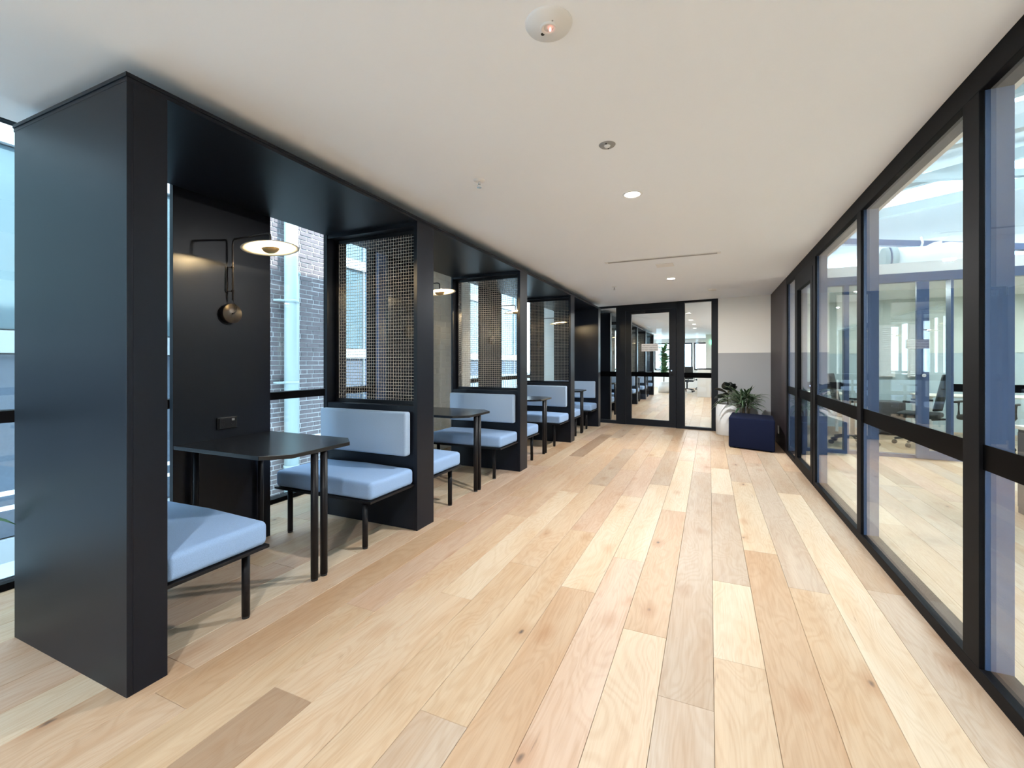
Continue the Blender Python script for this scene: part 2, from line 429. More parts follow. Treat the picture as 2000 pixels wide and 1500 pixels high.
# storey above the corridor: its outer wall shades the lane outside
tag(box('roof', -3.80, 1.085, -6.2, 26.2, 2.85, 6.0, M['ext_b']), kind='structure')
# back of the room, behind the camera
tag(box('wall_rear', -3.8, 9.0, -6.2, -6.0, -0.1, 2.9, M['white']), kind='structure')

# window line on the left
def window_run(name, y0, y1, mull, zt=2.80):
    e = tag(empty(name, (XW, y0, 0)), kind='structure')
    f = M['frame']
    L = y1 - y0
    box('sill', -0.10, 0.0, 0, L, 0.0, 0.035, f, e)
    box('head', -0.10, 0.0, 0, L, zt - 0.14, zt, f, e)
    box('transom', -0.10, 0.005, 0, L, 0.940, 1.008, f, e)
    edges = [0] + [q - y0 for q in mull] + [L]
    for i, q in enumerate(edges):
        w = 0.025 if 0 < i < len(edges) - 1 else 0.03
        a = max(0, q - w); b = min(L, q + w)
        box('mullion', -0.10, 0.002, a, b, 0.035, zt - 0.14, f, e)
    for a, b in zip(edges, edges[1:]):
        box('glass_pane', -0.060, -0.052, a + 0.026, b - 0.026, 0.035, 0.940, M['glassw'], e)
        box('glass_pane', -0.060, -0.052, a + 0.026, b - 0.026, 1.008, zt - 0.14, M['glassw'], e)
    return e
window_run('window_1', -6.0, 4.15, [-4.2, -2.3, -0.5, 1.55, 3.5])
window_run('window_2', 6.40, 9.46, [7.62])
window_run('window_3', 9.6, 24.0, [11.5, 13.4, 15.6, 17.6, 19.5, 21.5])
tag(box('trim_2', XW - 0.14, XW + 0.06, 4.15, 4.31, 0, 2.80, M['steel']), kind='structure')

# painted brick pier between the two window runs
def brick_wall(name, x, y0, y1, z0, z1, m, mm, label, L=0.23, H=0.076, G=0.010, face=0.010, depth=0.08, rr=None, limit=300, jit=0.004, structure=True):
    # wall facing +X at x; bricks are proud of a recessed mortar bed
    base = box(name, x - depth - 0.12, x - face, y0, y1, z0, z1, mm)
    if structure: tag(base, kind='structure')
    n = 0; z = z0; k = 0; rv = []; rf = []
    r = random.Random(3)
    cand = []
    while z + H * 0.6 < z1:
        # english-type bond: stretcher course, header course
        hd = (k % 4 == 3)
        l = (L - G) / 2 if hd else L
        y = y0 - (l / 2 if k % 2 else 0) - (0.05 if hd else 0)
        while y < y1:
            a = max(y, y0); b = min(y + l, y1); zt = min(z + H, z1)
            if b - a > 0.02: cand.append((a, b, z, zt))
            y += l + G
        z += H + G; k += 1
    cand.sort(key=rr if rr else (lambda q: 0))
    for i, (a, b, c, d) in enumerate(cand):
        px = x + r.uniform(-jit, jit); e = 0.004
        vs = [(x - face - 0.002, a, c), (x - face - 0.002, b, c), (x - face - 0.002, b, d), (x - face - 0.002, a, d),
              (px, a + e, c + e), (px, b - e, c + e), (px, b - e, d - e), (px, a + e, d - e)]
        fs = [(4, 5, 6, 7), (0, 1, 5, 4), (1, 2, 6, 5), (2, 3, 7, 6), (3, 0, 4, 7)]
        if i < limit:
            o = mesh_obj('brick', vs, fs, m, base)
        else:
            n0 = len(rv); rv += vs; rf += [tuple(n0 + q for q in f) for f in fs]
    if rv: tag(mesh_obj('bricks', rv, rf, m, base), kind='stuff')
    return base
brick_wall('wall_left', XW + 0.03, 4.31, 6.40, 0.0, 2.80, M['pbrick'], M['pbrick'], None, face=0.005, jit=0.001,
           rr=lambda q: abs((q[0] + q[1]) / 2 - 5.6) + 0.2 * abs(q[2] - 1.2), limit=290)
# end of the bay behind the last booth
tag(box('wall_return', XW - 0.14, -2.97, 9.46, 9.6, 0, 2.80, M['cream']), kind='structure')

# ------------------------------------------------------------------ glass partition on the right (corridor / atrium)
gp = tag(empty('wall_right', (XR, 0, 0)), kind='structure')
F = M['frame']; D = 0.105
box('bottom_rail', 0, D, -6.0, 7.26, 0.0, 0.06, F, gp, 0.003)
box('top_rail', 0, D, -6.0, 7.26, 2.361, ZC, F, gp, 0.003)
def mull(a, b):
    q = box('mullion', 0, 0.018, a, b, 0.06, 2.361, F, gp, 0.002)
    box('mullion_bluelit_back', 0.0185, D, a, b, 0.045, 2.361, M['steel'], q, 0.002)  # back of the black mullion, bluish atrium light put into its colour
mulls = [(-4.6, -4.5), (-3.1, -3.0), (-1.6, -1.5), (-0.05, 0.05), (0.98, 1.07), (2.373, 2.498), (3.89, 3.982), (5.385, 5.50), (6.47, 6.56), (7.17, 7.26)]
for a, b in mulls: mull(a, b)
prev = -6.0
for a, b in mulls:
    if not (a == 6.47):
        box('glass_pane', 0.018, 0.026, prev, a, 0.06, 2.361, M['glass'], gp)
        box('black_strip', 0.012, 0.016, prev, a, 0.855, 0.955, M['band'], gp)
    prev = b
# the glass door of the partition
dr = tag(empty('door_2', (XR, 5.50, 0)), kind='structure')
def frame_leaf(parent, x0, x1, y0, y1, z0, z1, w, wt, wb, m):
    bm = bmesh.new()
    add_box(bm, x0, x1, y0, y0 + w, z0, z1); add_box(bm, x0, x1, y1 - w, y1, z0, z1)
    add_box(bm, x0, x1, y0 + w, y1 - w, z0, z0 + wb); add_box(bm, x0, x1, y0 + w, y1 - w, z1 - wt, z1)
    return fin('door_frame', bm, m, parent)
frame_leaf(dr, -0.004, 0.05, 0.0, 0.97, 0.012, 2.29, 0.10, 0.13, 0.11, F)
box('glass_pane', 0.018, 0.026, 0.10, 0.87, 0.12, 2.16, M['glass'], dr)
box('black_strip', 0.012, 0.016, 0.10, 0.87, 0.855, 0.955, M['band'], dr)
box('door_head', 0.0, 0.1, 0.0, 0.97, 2.29, 2.361, F, dr)
box('card_reader', -0.012, -0.004, 0.03, 0.07, 0.98, 1.08, M['dark'], dr)
box('indicator', -0.015, -0.012, 0.045, 0.055, 1.03, 1.04, M['blue_led'], dr)
# bulkhead over the partition on the atrium side and plum pier at its end
tag(box('trim_3', 1.085, 1.22, -6.0, 10.9, ZC, 6.0, M['white']), kind='structure')
tag(box('wall_pier', XR, 1.20, 7.26, 8.97, 0.0, ZC, M['plum']), kind='structure')
outl = tag(empty('wall_outlet', (XR, 7.98, 0.24)), 'small white power outlet low on the dark plum wall beside the ottoman', 'outlet')
box('plate', -0.012, 0, -0.04, 0.04, -0.06, 0.06, M['wplas'], outl, 0.003)
box('switch', -0.016, -0.012, -0.012, 0.012, 0.0, 0.03, M['wplas'], outl)

# ------------------------------------------------------------------ door wall at the end of the corridor (slightly skewed)
dw = tag(empty('wall_back', (0, 9.12, 0), -ALPHA), kind='structure')
T = 0.09
def db(name, s0, s1, z0, z1, m=M['dframe'], y0=0.0, y1=T, bev=0.003, parent=dw): return box(name, s0, s1, y0, y1, z0, z1, m, parent, bev)
db('frame_post', -2.26, -2.20, 0, ZC)
db('frame_post', -1.815, -1.61, 0, ZC)
db('frame_post', -0.60, -0.455, 0, ZC)
db('frame_post', 0.03, 0.145, 0, ZC)
db('bottom_rail', -2.20, -1.815, 0, 0.065); db('bottom_rail', -0.455, 0.03, 0, 0.05)
db('top_rail', -2.20, -1.815, 2.43, ZC); db('top_rail', -0.455, 0.03, 2.43, ZC)
db('door_head', -1.61, -0.60, 2.345, ZC)
db('glass_pane', -2.20, -1.815, 0.065, 2.43, M['glass'], 0.04, 0.048, 0)
db('glass_pane', -0.455, 0.03, 0.05, 2.43, M['glass'], 0.04, 0.048, 0)
db('black_strip', -2.20, -1.815, 0.985, 1.09, M['band'], 0.034, 0.038, 0)
db('black_strip', -0.455, 0.03, 0.985, 1.085, M['band'], 0.034, 0.038, 0)
d1 = tag(empty('door_1', (0, 9.12, 0), -ALPHA), kind='structure')
bm = bmesh.new()
add_box(bm, -1.60, -1.49, -0.012, 0.045, 0.012, 2.34); add_box(bm, -0.735, -0.605, -0.012, 0.045, 0.012, 2.34)
add_box(bm, -1.49, -0.735, -0.012, 0.045, 0.012, 0.133); add_box(bm, -1.49, -0.735, -0.012, 0.045, 2.27, 2.34)
fin('door_frame', bm, M['dframe'], d1)
db('glass_pane', -1.49, -0.735, 0.133, 2.27, M['glass'], 0.012, 0.020, 0, d1)
db('black_strip', -1.49, -0.735, 0.996, 1.085, M['band'], 0.004, 0.010, 0, d1)
box('door_closer', -1.50, -1.20, -0.05, -0.012, 2.285, 2.33, M['blk'], d1, 0.006)
cyl('lock', (-0.685, -0.012, 1.12), (-0.685, -0.03, 1.12), 0.014, M['chrome'], d1)
box('handle', -0.70, -0.655, -0.05, -0.035, 1.04, 1.09, M['blk'], d1, 0.004)
box('threshold', -1.60, -0.60, -0.03, 0.06, 0.0, 0.010, M['chrome'], dw)
sg = tag(empty('door_sign', (0, 9.12, 0), -ALPHA), 'small pale grey fire safety notice stuck on the glass of the end door', 'sign')
box('plate', -1.28, -0.945, 0.006, 0.011, 1.505, 1.655, M['sign'], sg)
def text(s, x, y, z, size, m, parent, rot=(PI / 2, 0, 0), ext=0.0006, align='CENTER'):
    cu = bpy.data.curves.new('lettering', 'FONT'); cu.body = s; cu.size = size; cu.align_x = align; cu.align_y = 'CENTER'; cu.extrude = ext
    cu.materials.append(m); o = bpy.data.objects.new('lettering', cu); o.location = (x, y, z); o.rotation_euler = rot
    C.objects.link(o); bpy.context.view_layer.update()
    me = bpy.data.meshes.new_from_object(o.evaluated_get(bpy.context.evaluated_depsgraph_get()))
    q = bpy.data.objects.new('lettering', me); q.location = o.location; q.rotation_euler = rot
    bpy.data.objects.remove(o)
    return link(q, parent)
for i, s in enumerate(('FIRE SAFETY DOOR', 'DO NOT OBSTRUCT', 'DO NOT KEEP OPEN')):
    text(s, -1.1125, 0.0052, 1.622 - i * 0.043, 0.034, M['ink'], sg)
# white wall right of the door, two painted tones
ew = tag(empty('wall_end', (0, 9.12, 0), -ALPHA), kind='structure')
box('upper_paint', 0.145, 1.05, 0.0, 0.12, 1.455, ZC, M['cream'], ew)
box('lower_paint', 0.145, 1.05, 0.0, 0.12, 0.0, 1.455, M['grey'], ew)

# ------------------------------------------------------------------ ceiling fittings
def downlight(y, x=-0.50, power=26, label='', lit=True, z=ZC):
    e = tag(empty('downlight', (x, y, z)), label, 'downlight', 'round downlights in the ceiling')
    lathe('trim_ring', [(0.050, -0.001), (0.058, -0.006), (0.066, -0.004), (0.068, 0.0)], M['wplas'], e, 28)
    lathe('lens', [(0.0005, -0.003), (0.050, -0.003)], M['down'], e, 24)
    area('lamp', (0, 0, -0.02), 0.09, power, parent=e)
    return e
downlight(3.22, label='large bright round downlight in the corridor ceiling, nearest of the lit ones')
downlight(6.67, power=34, label='small bright round downlight in the ceiling in front of the end door')
downlight(-0.6, label='unseen round downlight added in the ceiling behind the viewpoint for more light', power=28)  # out of view, added to brighten the corridor
downlight(-3.4, label='unseen round downlight added far behind the viewpoint for more light', power=28)  # another unseen fitting added for interior light
# emergency light
em = tag(empty('emergency_light', (-0.517, 1.48, ZC)), 'large round white emergency fitting in the ceiling, nearest the viewpoint', 'ceiling fitting')
lathe('plate', [(0.0005, -0.012), (0.050, -0.012), (0.052, -0.010), (0.078, -0.009), (0.083, 0.0)], M['wplas'], em, 40)
lathe('lens_ring', [(0.018, -0.014), (0.026, -0.020), (0.030, -0.012)], M['wplas'], em, 24)
lathe('dome', [(0.0005, -0.021), (0.010, -0.019), (0.018, -0.013)], M['glasso'], em, 18)
cyl('indicator', (0.004, 0.004, -0.016), (0.004, 0.004, -0.022), 0.004, M['led'], em, seg=10)
cyl('test_button', (-0.030, 0.022, -0.009), (-0.030, 0.022, -0.013), 0.007, M['dark'], em, seg=12)
cyl('screw', (0.022, -0.024, -0.009), (0.022, -0.024, -0.0125), 0.003, M['gplas'], em, seg=8)
sm = tag(empty('speaker_fitting', (-0.512, 2.432, ZC)), 'small flat grey round fitting in the ceiling between emergency light and downlight', 'ceiling fitting')
lathe('plate', [(0.0005, -0.006), (0.040, -0.006), (0.045, 0.0)], M['gplas'], sm, 28)
lathe('dome', [(0.0005, -0.016), (0.012, -0.014), (0.018, -0.006)], M['wplas'], sm, 18)
cyl('screw', (0.0, -0.030, -0.005), (0.0, -0.030, -0.009), 0.005, M['dark'], sm, seg=8)
cyl('screw', (0.0, 0.030, -0.005), (0.0, 0.030, -0.009), 0.004, M['dark'], sm, seg=8)
def sprinkler(x, y, label):
    e = tag(empty('sprinkler', (x, y, ZC)), label, 'sprinkler', 'ceiling sprinklers')
    lathe('rosette', [(0.010, -0.012), (0.034, -0.006), (0.038, 0.0)], M['wplas'], e, 24)
    cyl('body', (0, 0, 0), (0, 0, -0.030), 0.007, M['chrome'], e, seg=10)
    for s in (-1, 1): tube('arm', [(s * 0.006, 0, -0.025), (s * 0.012, 0, -0.034), (0, 0, -0.046)], 0.002, M['chrome'], e, 6)
    cyl('deflector', (0, 0, -0.046), (0, 0, -0.049), 0.016, M['chrome'], e, seg=14)
    return e
sprinkler(-1.374, 2.564, 'chrome sprinkler head in the ceiling beside the second booth')
sprinkler(-1.367, 7.03, 'tiny sprinkler head in the ceiling by the end booths')
vt = tag(empty('linear_diffuser', (-1.14, 5.26, ZC)), 'long thin white slot air diffuser across the ceiling', 'air diffuser')
box('frame', 0.0, 1.25, 0.0, 0.075, -0.006, 0.0, M['wplas'], vt)
for q in (0.014, 0.043): box('slot', 0.035, 1.215, q, q + 0.018, -0.008, -0.0055, M['gplas'], vt)
acc = tag(box('access_panel', -0.60, -0.40, 5.62, 5.82, ZC - 0.004, ZC, M['wplas']), 'faint square white access panel in the ceiling near the diffuser', 'panel')
acc2 = tag(box('detector_plate', -0.02, 0.10, 7.9, 8.02, ZC - 0.012, ZC, M['wplas'], None, 0.003), 'small white sensor plate in the ceiling before the end wall', 'sensor')

# ------------------------------------------------------------------ booths
L_ = M['lam']; B_ = M['blk']
DIV = [2.90, 4.905, 6.98, 12.02, 14.07, 16.07]
names = ['between the first and second booths', 'between the second and third booths', 'between the third and fourth booths',
         'first beyond the end door', 'second beyond the end door', 'third beyond the end door']
ordinal = ['first', 'second', 'third', 'fourth']

def wire_mesh(w, h, pitch=0.0252, r=0.0017):
    nx = int(round(w / pitch)); nz_ = int(round(h / pitch)); px = w / nx; pz = h / nz_
    vs = []; fs = []
    def run(pts, side):
        base = len(vs)
        for p in pts:
            for dx, dy in ((r, 0), (0, r), (-r, 0), (0, -r)):
                vs.append((p[0] + dx, p[1] + dy, p[2]) if side else (p[0], p[1] + dy, p[2] + dx))
        for i in range(len(pts) - 1):
            for k in range(4):
                a = base + i * 4 + k; b = base + i * 4 + (k + 1) % 4
                fs.append((a, b, b + 4, a + 4))
    for i in range(nx + 1):
        run([(i * px, (1 if (i + j) % 2 else -1) * r * 1.15, j * pz) for j in range(nz_ + 1)], True)
    for j in range(nz_ + 1):
        run([(i * px, (-1 if (i + j) % 2 else 1) * r * 1.15, j * pz) for i in range(nx + 1)], False)
    return vs, fs
wm_v, wm_f = wire_mesh(0.83, 1.335)

def make_divider(y, label):
    e = tag(empty('booth_divider', (XF, y, 0)), label, 'partition', 'mesh windowed partitions between the booths')
    hw = 0.11
    box('front_board', -0.022, 0.012, -hw, hw, 0.0, SOFF, L_, e, 0.0015)
    box('back_board', XB - XF, XB - XF + 0.022, -hw, hw, 0.0, SOFF, L_, e, 0.0015)
    box('lower_box', XB - XF + 0.022, -0.022, -hw + 0.006, hw - 0.006, 0.0, 0.945, L_, e)
    box('head_board', XB - XF + 0.022, -0.022, -hw + 0.006, hw - 0.006, 2.325, SOFF, L_, e)
    bm = bmesh.new(); x0 = XB - XF + 0.022; x1 = -0.022
    add_box(bm, x0, x0 + 0.028, -0.012, 0.012, 0.945, 2.325); add_box(bm, x1 - 0.028, x1, -0.012, 0.012, 0.945, 2.325)
    add_box(bm, x0 + 0.028, x1 - 0.028, -0.012, 0.012, 0.945, 0.975); add_box(bm, x0 + 0.028, x1 - 0.028, -0.012, 0.012, 2.297, 2.325)
    fin('mesh_frame', bm, B_, e)
    o = mesh_obj('wire_mesh', wm_v, wm_f, M['wire'], e); o.location = (x0 + 0.028, 0, 0.968); o['kind'] = 'stuff'
    return e
d0 = make_divider(DIV[0], 'black partition with woven wire mesh window ' + names[0])
for y, nm in zip(DIV[1:], names[1:]):
    dup(d0, (XF, y, 0), 'black partition with woven wire mesh window ' + nm)

def solid_panel(y0, y1, label, x0=XB + 0.010, x1=XF + 0.012):
    e = tag(empty('booth_end_panel', (x1, y0, 0)), label, 'partition', 'solid black end panels of the booths')
    box('side_board', x0 - x1, 0, 0, 0.02, 0, SOFF, L_, e, 0.0015)
    box('front_board', -0.02, 0, 0.0205, y1 - y0, 0, SOFF, L_, e, 0.0015)
    box('inner_board', x0 - x1, -0.0205, y1 - y0 - 0.02, y1 - y0, 0, SOFF, L_, e, 0.0015)
    box('back_board', x0 - x1, x0 - x1 + 0.02, 0.0205, y1 - y0 - 0.0205, 0, SOFF, L_, e)
    return e
solid_panel(0.95, 1.09, 'tall solid black end panel of the nearest booth')
solid_panel(8.80, 8.98, 'solid black end panel of the last booth before the end door')
solid_panel(9.97, 10.11, 'solid black end panel just behind the glass of the end door')
solid_panel(18.3, 18.5, 'solid black end panel farthest beyond the end door')
# canopies
def canopy(y0, y1, label):
    e = tag(empty('booth_canopy', (XB, y0, SOFF)), label, 'canopy')
    box('soffit_board', 0.001, XF + 0.012 - XB, 0, y1 - y0, 0.0, 0.016, L_, e)
    box('cap_board', 0.001, XF + 0.016 - XB, -0.004, y1 - y0 + 0.004, 0.0165, 0.032, L_, e, 0.001)
canopy(0.95, 8.98, 'long black canopy board over the row of near booths')
canopy(9.97, 18.5, 'long black canopy board over the booths beyond the end door')

def make_bench(label, back=True):
    # local frame: back against y=0, seat runs to +y; x from 0 (front, corridor side) to -0.90 (window side)
    e = tag(empty('booth_bench'), label, 'bench', 'pale blue upholstered booth benches')
    box('seat_plate', -0.915, 0.0, 0.0, 0.480, 0.338, 0.354, B_, e, 0.002)
    bm = bmesh.new(); add_box(bm, -0.912, -0.003, 0.006, 0.476, 0.355, 0.475)
    bmesh.ops.subdivide_edges(bm, edges=bm.edges[:], cuts=1, use_grid_fill=True)
    for v in bm.verts:
        if v.co.z > 0.47 and abs(v.co.x + 0.4575) < 0.1 : v.co.z += 0.010
    bmesh.ops.bevel(bm, geom=[ed for ed in bm.edges if ed.calc_face_angle(0) > 0.9], offset=0.032, segments=5, profile=0.55, affect='EDGES')
    fin('seat_cushion', bm, M['fab'], e, smooth=True)
    if back:
        bm = bmesh.new(); add_box(bm, -0.885, -0.018, 0.004, 0.075, 0.572, 0.905)
        bmesh.ops.bevel(bm, geom=bm.edges[:], offset=0.020, segments=4, profile=0.55, affect='EDGES')
        fin('backrest', bm, M['fabl'], e, smooth=True)
    for x in (-0.075, -0.80):
        lg = cyl('leg', (x, 0.405, 0.012), (x, 0.405, 0.338), 0.019, B_, e, seg=20)
        cyl('foot_cap', (x, 0.405, 0.0), (x, 0.405, 0.012), 0.0175, M['dark'], lg, seg=16)
    return e
benches = []
spots = []
seatpos = ['left-hand bench', 'right-hand bench']
ends_near = [(1.09, 2.79), (3.01, 4.795), (5.015, 6.87), (7.09, 8.80)]
ends_far = [(10.11, 11.91), (12.13, 13.96), (14.18, 15.96), (16.18, 18.3)]
XFb = XF - 0.012
for i, (a, b) in enumerate(ends_near):
    spots.append((a, 0, 'pale blue upholstered booth bench on the near side of the %s booth' % ordinal[i]))
    spots.append((b, 1, 'pale blue upholstered booth bench with backrest on the far side of the %s booth' % ordinal[i]))
for i, (a, b) in enumerate(ends_far):
    spots.append((a, 0, 'small pale booth bench on the near side of the %s booth beyond the end door' % ordinal[i]))
    spots.append((b, 1, 'small pale booth bench on the far side of the %s booth beyond the end door' % ordinal[i]))
proto = None; protoR = None
for y, far, lab in spots:
    if not far:
        if proto is None:
            make_bench(lab, back=False).location = (XFb, y, 0)
            proto = make_bench('x'); o = proto; first = True
        elif first: o = proto; o.location = (XFb, y, 0); o['label'] = lab; first = False
        else: o = dup(proto, (XFb, y, 0), lab)
    else:
        # mirrored by turning half round: x runs the other way, so shift by the bench length
        o = dup(proto, (XFb - 0.915, y, 0), lab, rz=PI)

def make_booth_panel(y0, y1, label):
    e = tag(empty('booth_back_panel', (XB - 0.035, y0, 0)), label, 'panel', 'black wall panels behind the booth tables')
    w = y1 - y0
    box('board', 0, 0.035, 0, w, 0, SOFF + 0.032, L_, e, 0.0015)
    return e
PAN = [(1.625, 2.278), (3.596, 4.25), (5.575, 6.235), (7.56, 8.235)]
PANF = [(10.7, 11.35), (12.75, 13.4), (14.75, 15.4), (16.9, 17.55)]
for i, (a, b) in enumerate(PAN): make_booth_panel(a, b, 'tall black wall panel behind the table of the %s booth' % ordinal[i])
for i, (a, b) in enumerate(PANF): make_booth_panel(a, b, 'black wall panel behind the table of the %s booth beyond the end door' % ordinal[i])

def make_table(label):
    e = tag(empty('booth_table'), label, 'table', 'black booth tables with cut corners')
    # local: x=0 at the wall panel, y=0 centre
    prism('tabletop', [(0, -0.325), (0.755, -0.325), (0.875, -0.215), (0.875, 0.215), (0.755, 0.325), (0, 0.325)], 0.752, 0.775, M['lamd'], e, 0.002)
    for x, y in ((0.845, -0.035), (0.845, 0.035)):
        lg = cyl('leg', (x, y, 0.012), (x, y, 0.752), 0.021, B_, e, seg=22)
        cyl('foot_cap', (x, y, 0), (x, y, 0.012), 0.0195, M['dark'], lg, seg=18)
    for y in (-0.22, 0.22):
        cyl('leg', (0.04, y, 0.0), (0.04, y, 0.752), 0.018, B_, e, seg=16)
    return e
tb = None
for i, (a, b) in enumerate(PAN + PANF):
    lab = 'black table with cut corners in the %s booth' % ordinal[i % 4] + ('' if i < 4 else ' beyond the end door')
    loc = (XB + 0.001, (a + b) / 2, 0)
    if tb is None: tb = make_table(lab); tb.location = loc
    else: dup(tb, loc, lab)

def make_lamp(label):
    e = tag(empty('wall_lamp'), label, 'lamp', 'swing arm lamps over the booth tables')
    # local origin: centre of the wall canister on the panel face
    Z = M['bronze']
    cn = lathe('canister', [(0.0005, 0.0), (0.066, 0.0), (0.067, 0.004), (0.067, 0.032), (0.065, 0.035), (0.0005, 0.035)], Z, e, 36); cn.rotation_euler = (0, PI / 2, 0)
    cyl('knob', (0.035, 0, 0), (0.045, 0, 0), 0.006, B_, e, seg=12)
    tube('cord', [(0.044, 0, 0.0), (0.047, 0.016, 0.015), (0.044, 0.018, 0.045), (0.04, 0.006, 0.07), (0.035, 0.0, 0.10), (0.035, 0.0, 0.12)], 0.0022, B_, e, 6)
    tube('rod', [(0.035, 0, 0.09), (0.035, 0, 0.30), (0.035, 0, 0.46), (0.037, 0, 0.483), (0.044, 0, 0.494), (0.056, 0, 0.50), (0.15, 0, 0.50), (0.37, 0, 0.50), (0.386, 0, 0.497), (0.397, 0, 0.489), (0.40, 0, 0.474), (0.40, 0, 0.412)], 0.0062, Z, e, 10)
    br = tube('bracket', [(0.035, 0, 0.15), (0.008, -0.02, 0.15), (0.008, -0.02, 0.31), (0.035, 0, 0.31)], 0.004, Z, e, 6)
    box('bracket_plate', 0.0, 0.006, -0.030, -0.012, 0.145, 0.315, B_, e, 0.001)
    for z in (0.15, 0.31): cyl('collar', (0.035, 0, z - 0.006), (0.035, 0, z + 0.006), 0.010, Z, e, seg=12)
    hd = empty('lamp_head', (0.40, 0, 0.413), parent=e); hd.rotation_euler = (math.radians(1.0), math.radians(-6.5), 0)
    lathe('shade', [(0.008, 0.012), (0.03, 0.010), (0.09, 0.003), (0.135, -0.004), (0.166, -0.012), (0.168, -0.014), (0.164, -0.015), (0.135, -0.008), (0.09, -0.001), (0.03, 0.006), (0.008, 0.007)], M['dish'], hd, 48)
    lathe('glow_ring', [(0.012, -0.012), (0.045, -0.013)], M['bulb'], hd, 32)
    lathe('dome', [(0.0005, -0.045), (0.02, -0.042), (0.038, -0.033), (0.050, -0.018), (0.052, -0.014), (0.012, -0.014)], M['gold'], hd, 32)
    pl = bpy.data.lights.new('lamp_light', 'POINT'); pl.energy = 20; pl.shadow_soft_size = 0.012; pl.color = (1.0, 0.76, 0.42)
    lo = bpy.data.objects.new('lamp_light', pl); lo.location = (0.03, -0.02, -0.008)
    up = bpy.data.lights.new('lamp_uplight', 'AREA'); up.shape = 'DISK'; up.size = 0.08; up.energy = 3.0; up.color = (1.0, 0.80, 0.50)
    uo = bpy.data.objects.new('lamp_uplight', up); uo.location = (0, 0, -0.0115); uo.rotation_euler = (PI, 0, 0)
    link(lo, hd); link(uo, hd)
    return e
lp = None
for i, (a, b) in enumerate(PAN + PANF):
    lab = 'bronze swing arm lamp with lit dish shade in the %s booth' % ordinal[i % 4] + ('' if i < 4 else ' beyond the end door')
    loc = (XB, (a + b) / 2 + (0.02 if i == 0 else 0.0), 1.61)
    if lp is None: lp = make_lamp(lab); lp.location = loc
    else: dup(lp, loc, lab)

def make_socket(label):
    e = tag(empty('power_outlet'), label, 'outlet', 'black power outlets on the booth panels')
    box('plate', 0, 0.012, -0.068, 0.068, -0.040, 0.040, M['lamd'], e, 0.003)
    box('cover', 0.012, 0.018, -0.058, 0.058, -0.032, 0.034, M['blk'], e, 0.002)
    for y in (-0.033, 0.033):
        box('switch', 0.018, 0.022, y - 0.009, y + 0.009, 0.014, 0.028, M['gplas'] if y > 0 else M['blk'], e, 0.001)
        for dy, rt in ((-0.008, 0.5), (0.008, -0.5), (0.0, 0.0)):
            s = box('slot', 0.0181, 0.0186, -0.0012, 0.0012, -0.005, 0.005, M['dark'], e); s.location = (0, y + dy, -0.008 if rt else -0.018); s.rotation_euler = (rt, 0, 0)
    return e
sk = None
for i, (a, b) in enumerate(PAN):
    lab = 'black double power outlet on the panel of the %s booth' % ordinal[i]
    loc = (XB, (a + b) / 2, 0.875)
    if sk is None: sk = make_socket(lab); sk.location = loc
    else: dup(sk, loc, lab)

# ------------------------------------------------------------------ plants and ottoman at the end of the corridor
ot = prism('ottoman', [(0.262, 7.46), (0.842, 7.22), (0.90, 7.95), (0.34, 8.24)], 0.012, 0.457, M['navy'], None, 0.018, 4)
tag(ot, 'navy blue fabric ottoman standing in front of the plants by the plum wall', 'ottoman')
bm = bmesh.new()
for x, y in ((0.34, 7.50), (0.80, 7.31), (0.85, 7.90), (0.38, 8.14)): add_cyl(bm, (x, y, 0), (x, y, 0.014), 0.02, seg=10)
fin('glides', bm, M['dark'], ot)

def leaf_ribbon(L, w, rise, droop, m, parent, loc, rz, name='leaf', n=9, broad=False, tilt=0.0, fold=0.15):
    vs = []; fs = []; uv = []
    for i in range(n + 1):
        t = i / n
        x = L * (t ** 0.92) * math.cos(rise) * (1 - 0.12 * t * t)
        z = L * math.sin(rise) * t - droop * L * t * t
        ww = w * (math.sin(PI * (t ** 0.75)) ** 0.8 if broad else (0.35 + 0.65 * math.sin(PI * min(1, t * 1.15 + 0.12))) * (1 - t ** 3)) * 0.5 + 0.0006
        for s in (-1, 0, 1):
            vs.append((x, s * ww, z + abs(s) * ww * fold * 2)); uv.append(((s + 1) / 2, t))
    for i in range(n):
        for k in range(2):
            a = i * 3 + k; fs.append((a, a + 1, a + 4, a + 3))
    o = mesh_obj(name, vs, fs, m, parent, smooth=True, uvs=uv)
    o.location = loc; o.rotation_euler = (tilt, 0, rz)
    md = o.modifiers.new('thickness', 'SOLIDIFY'); md.thickness = 0.0012
    return o

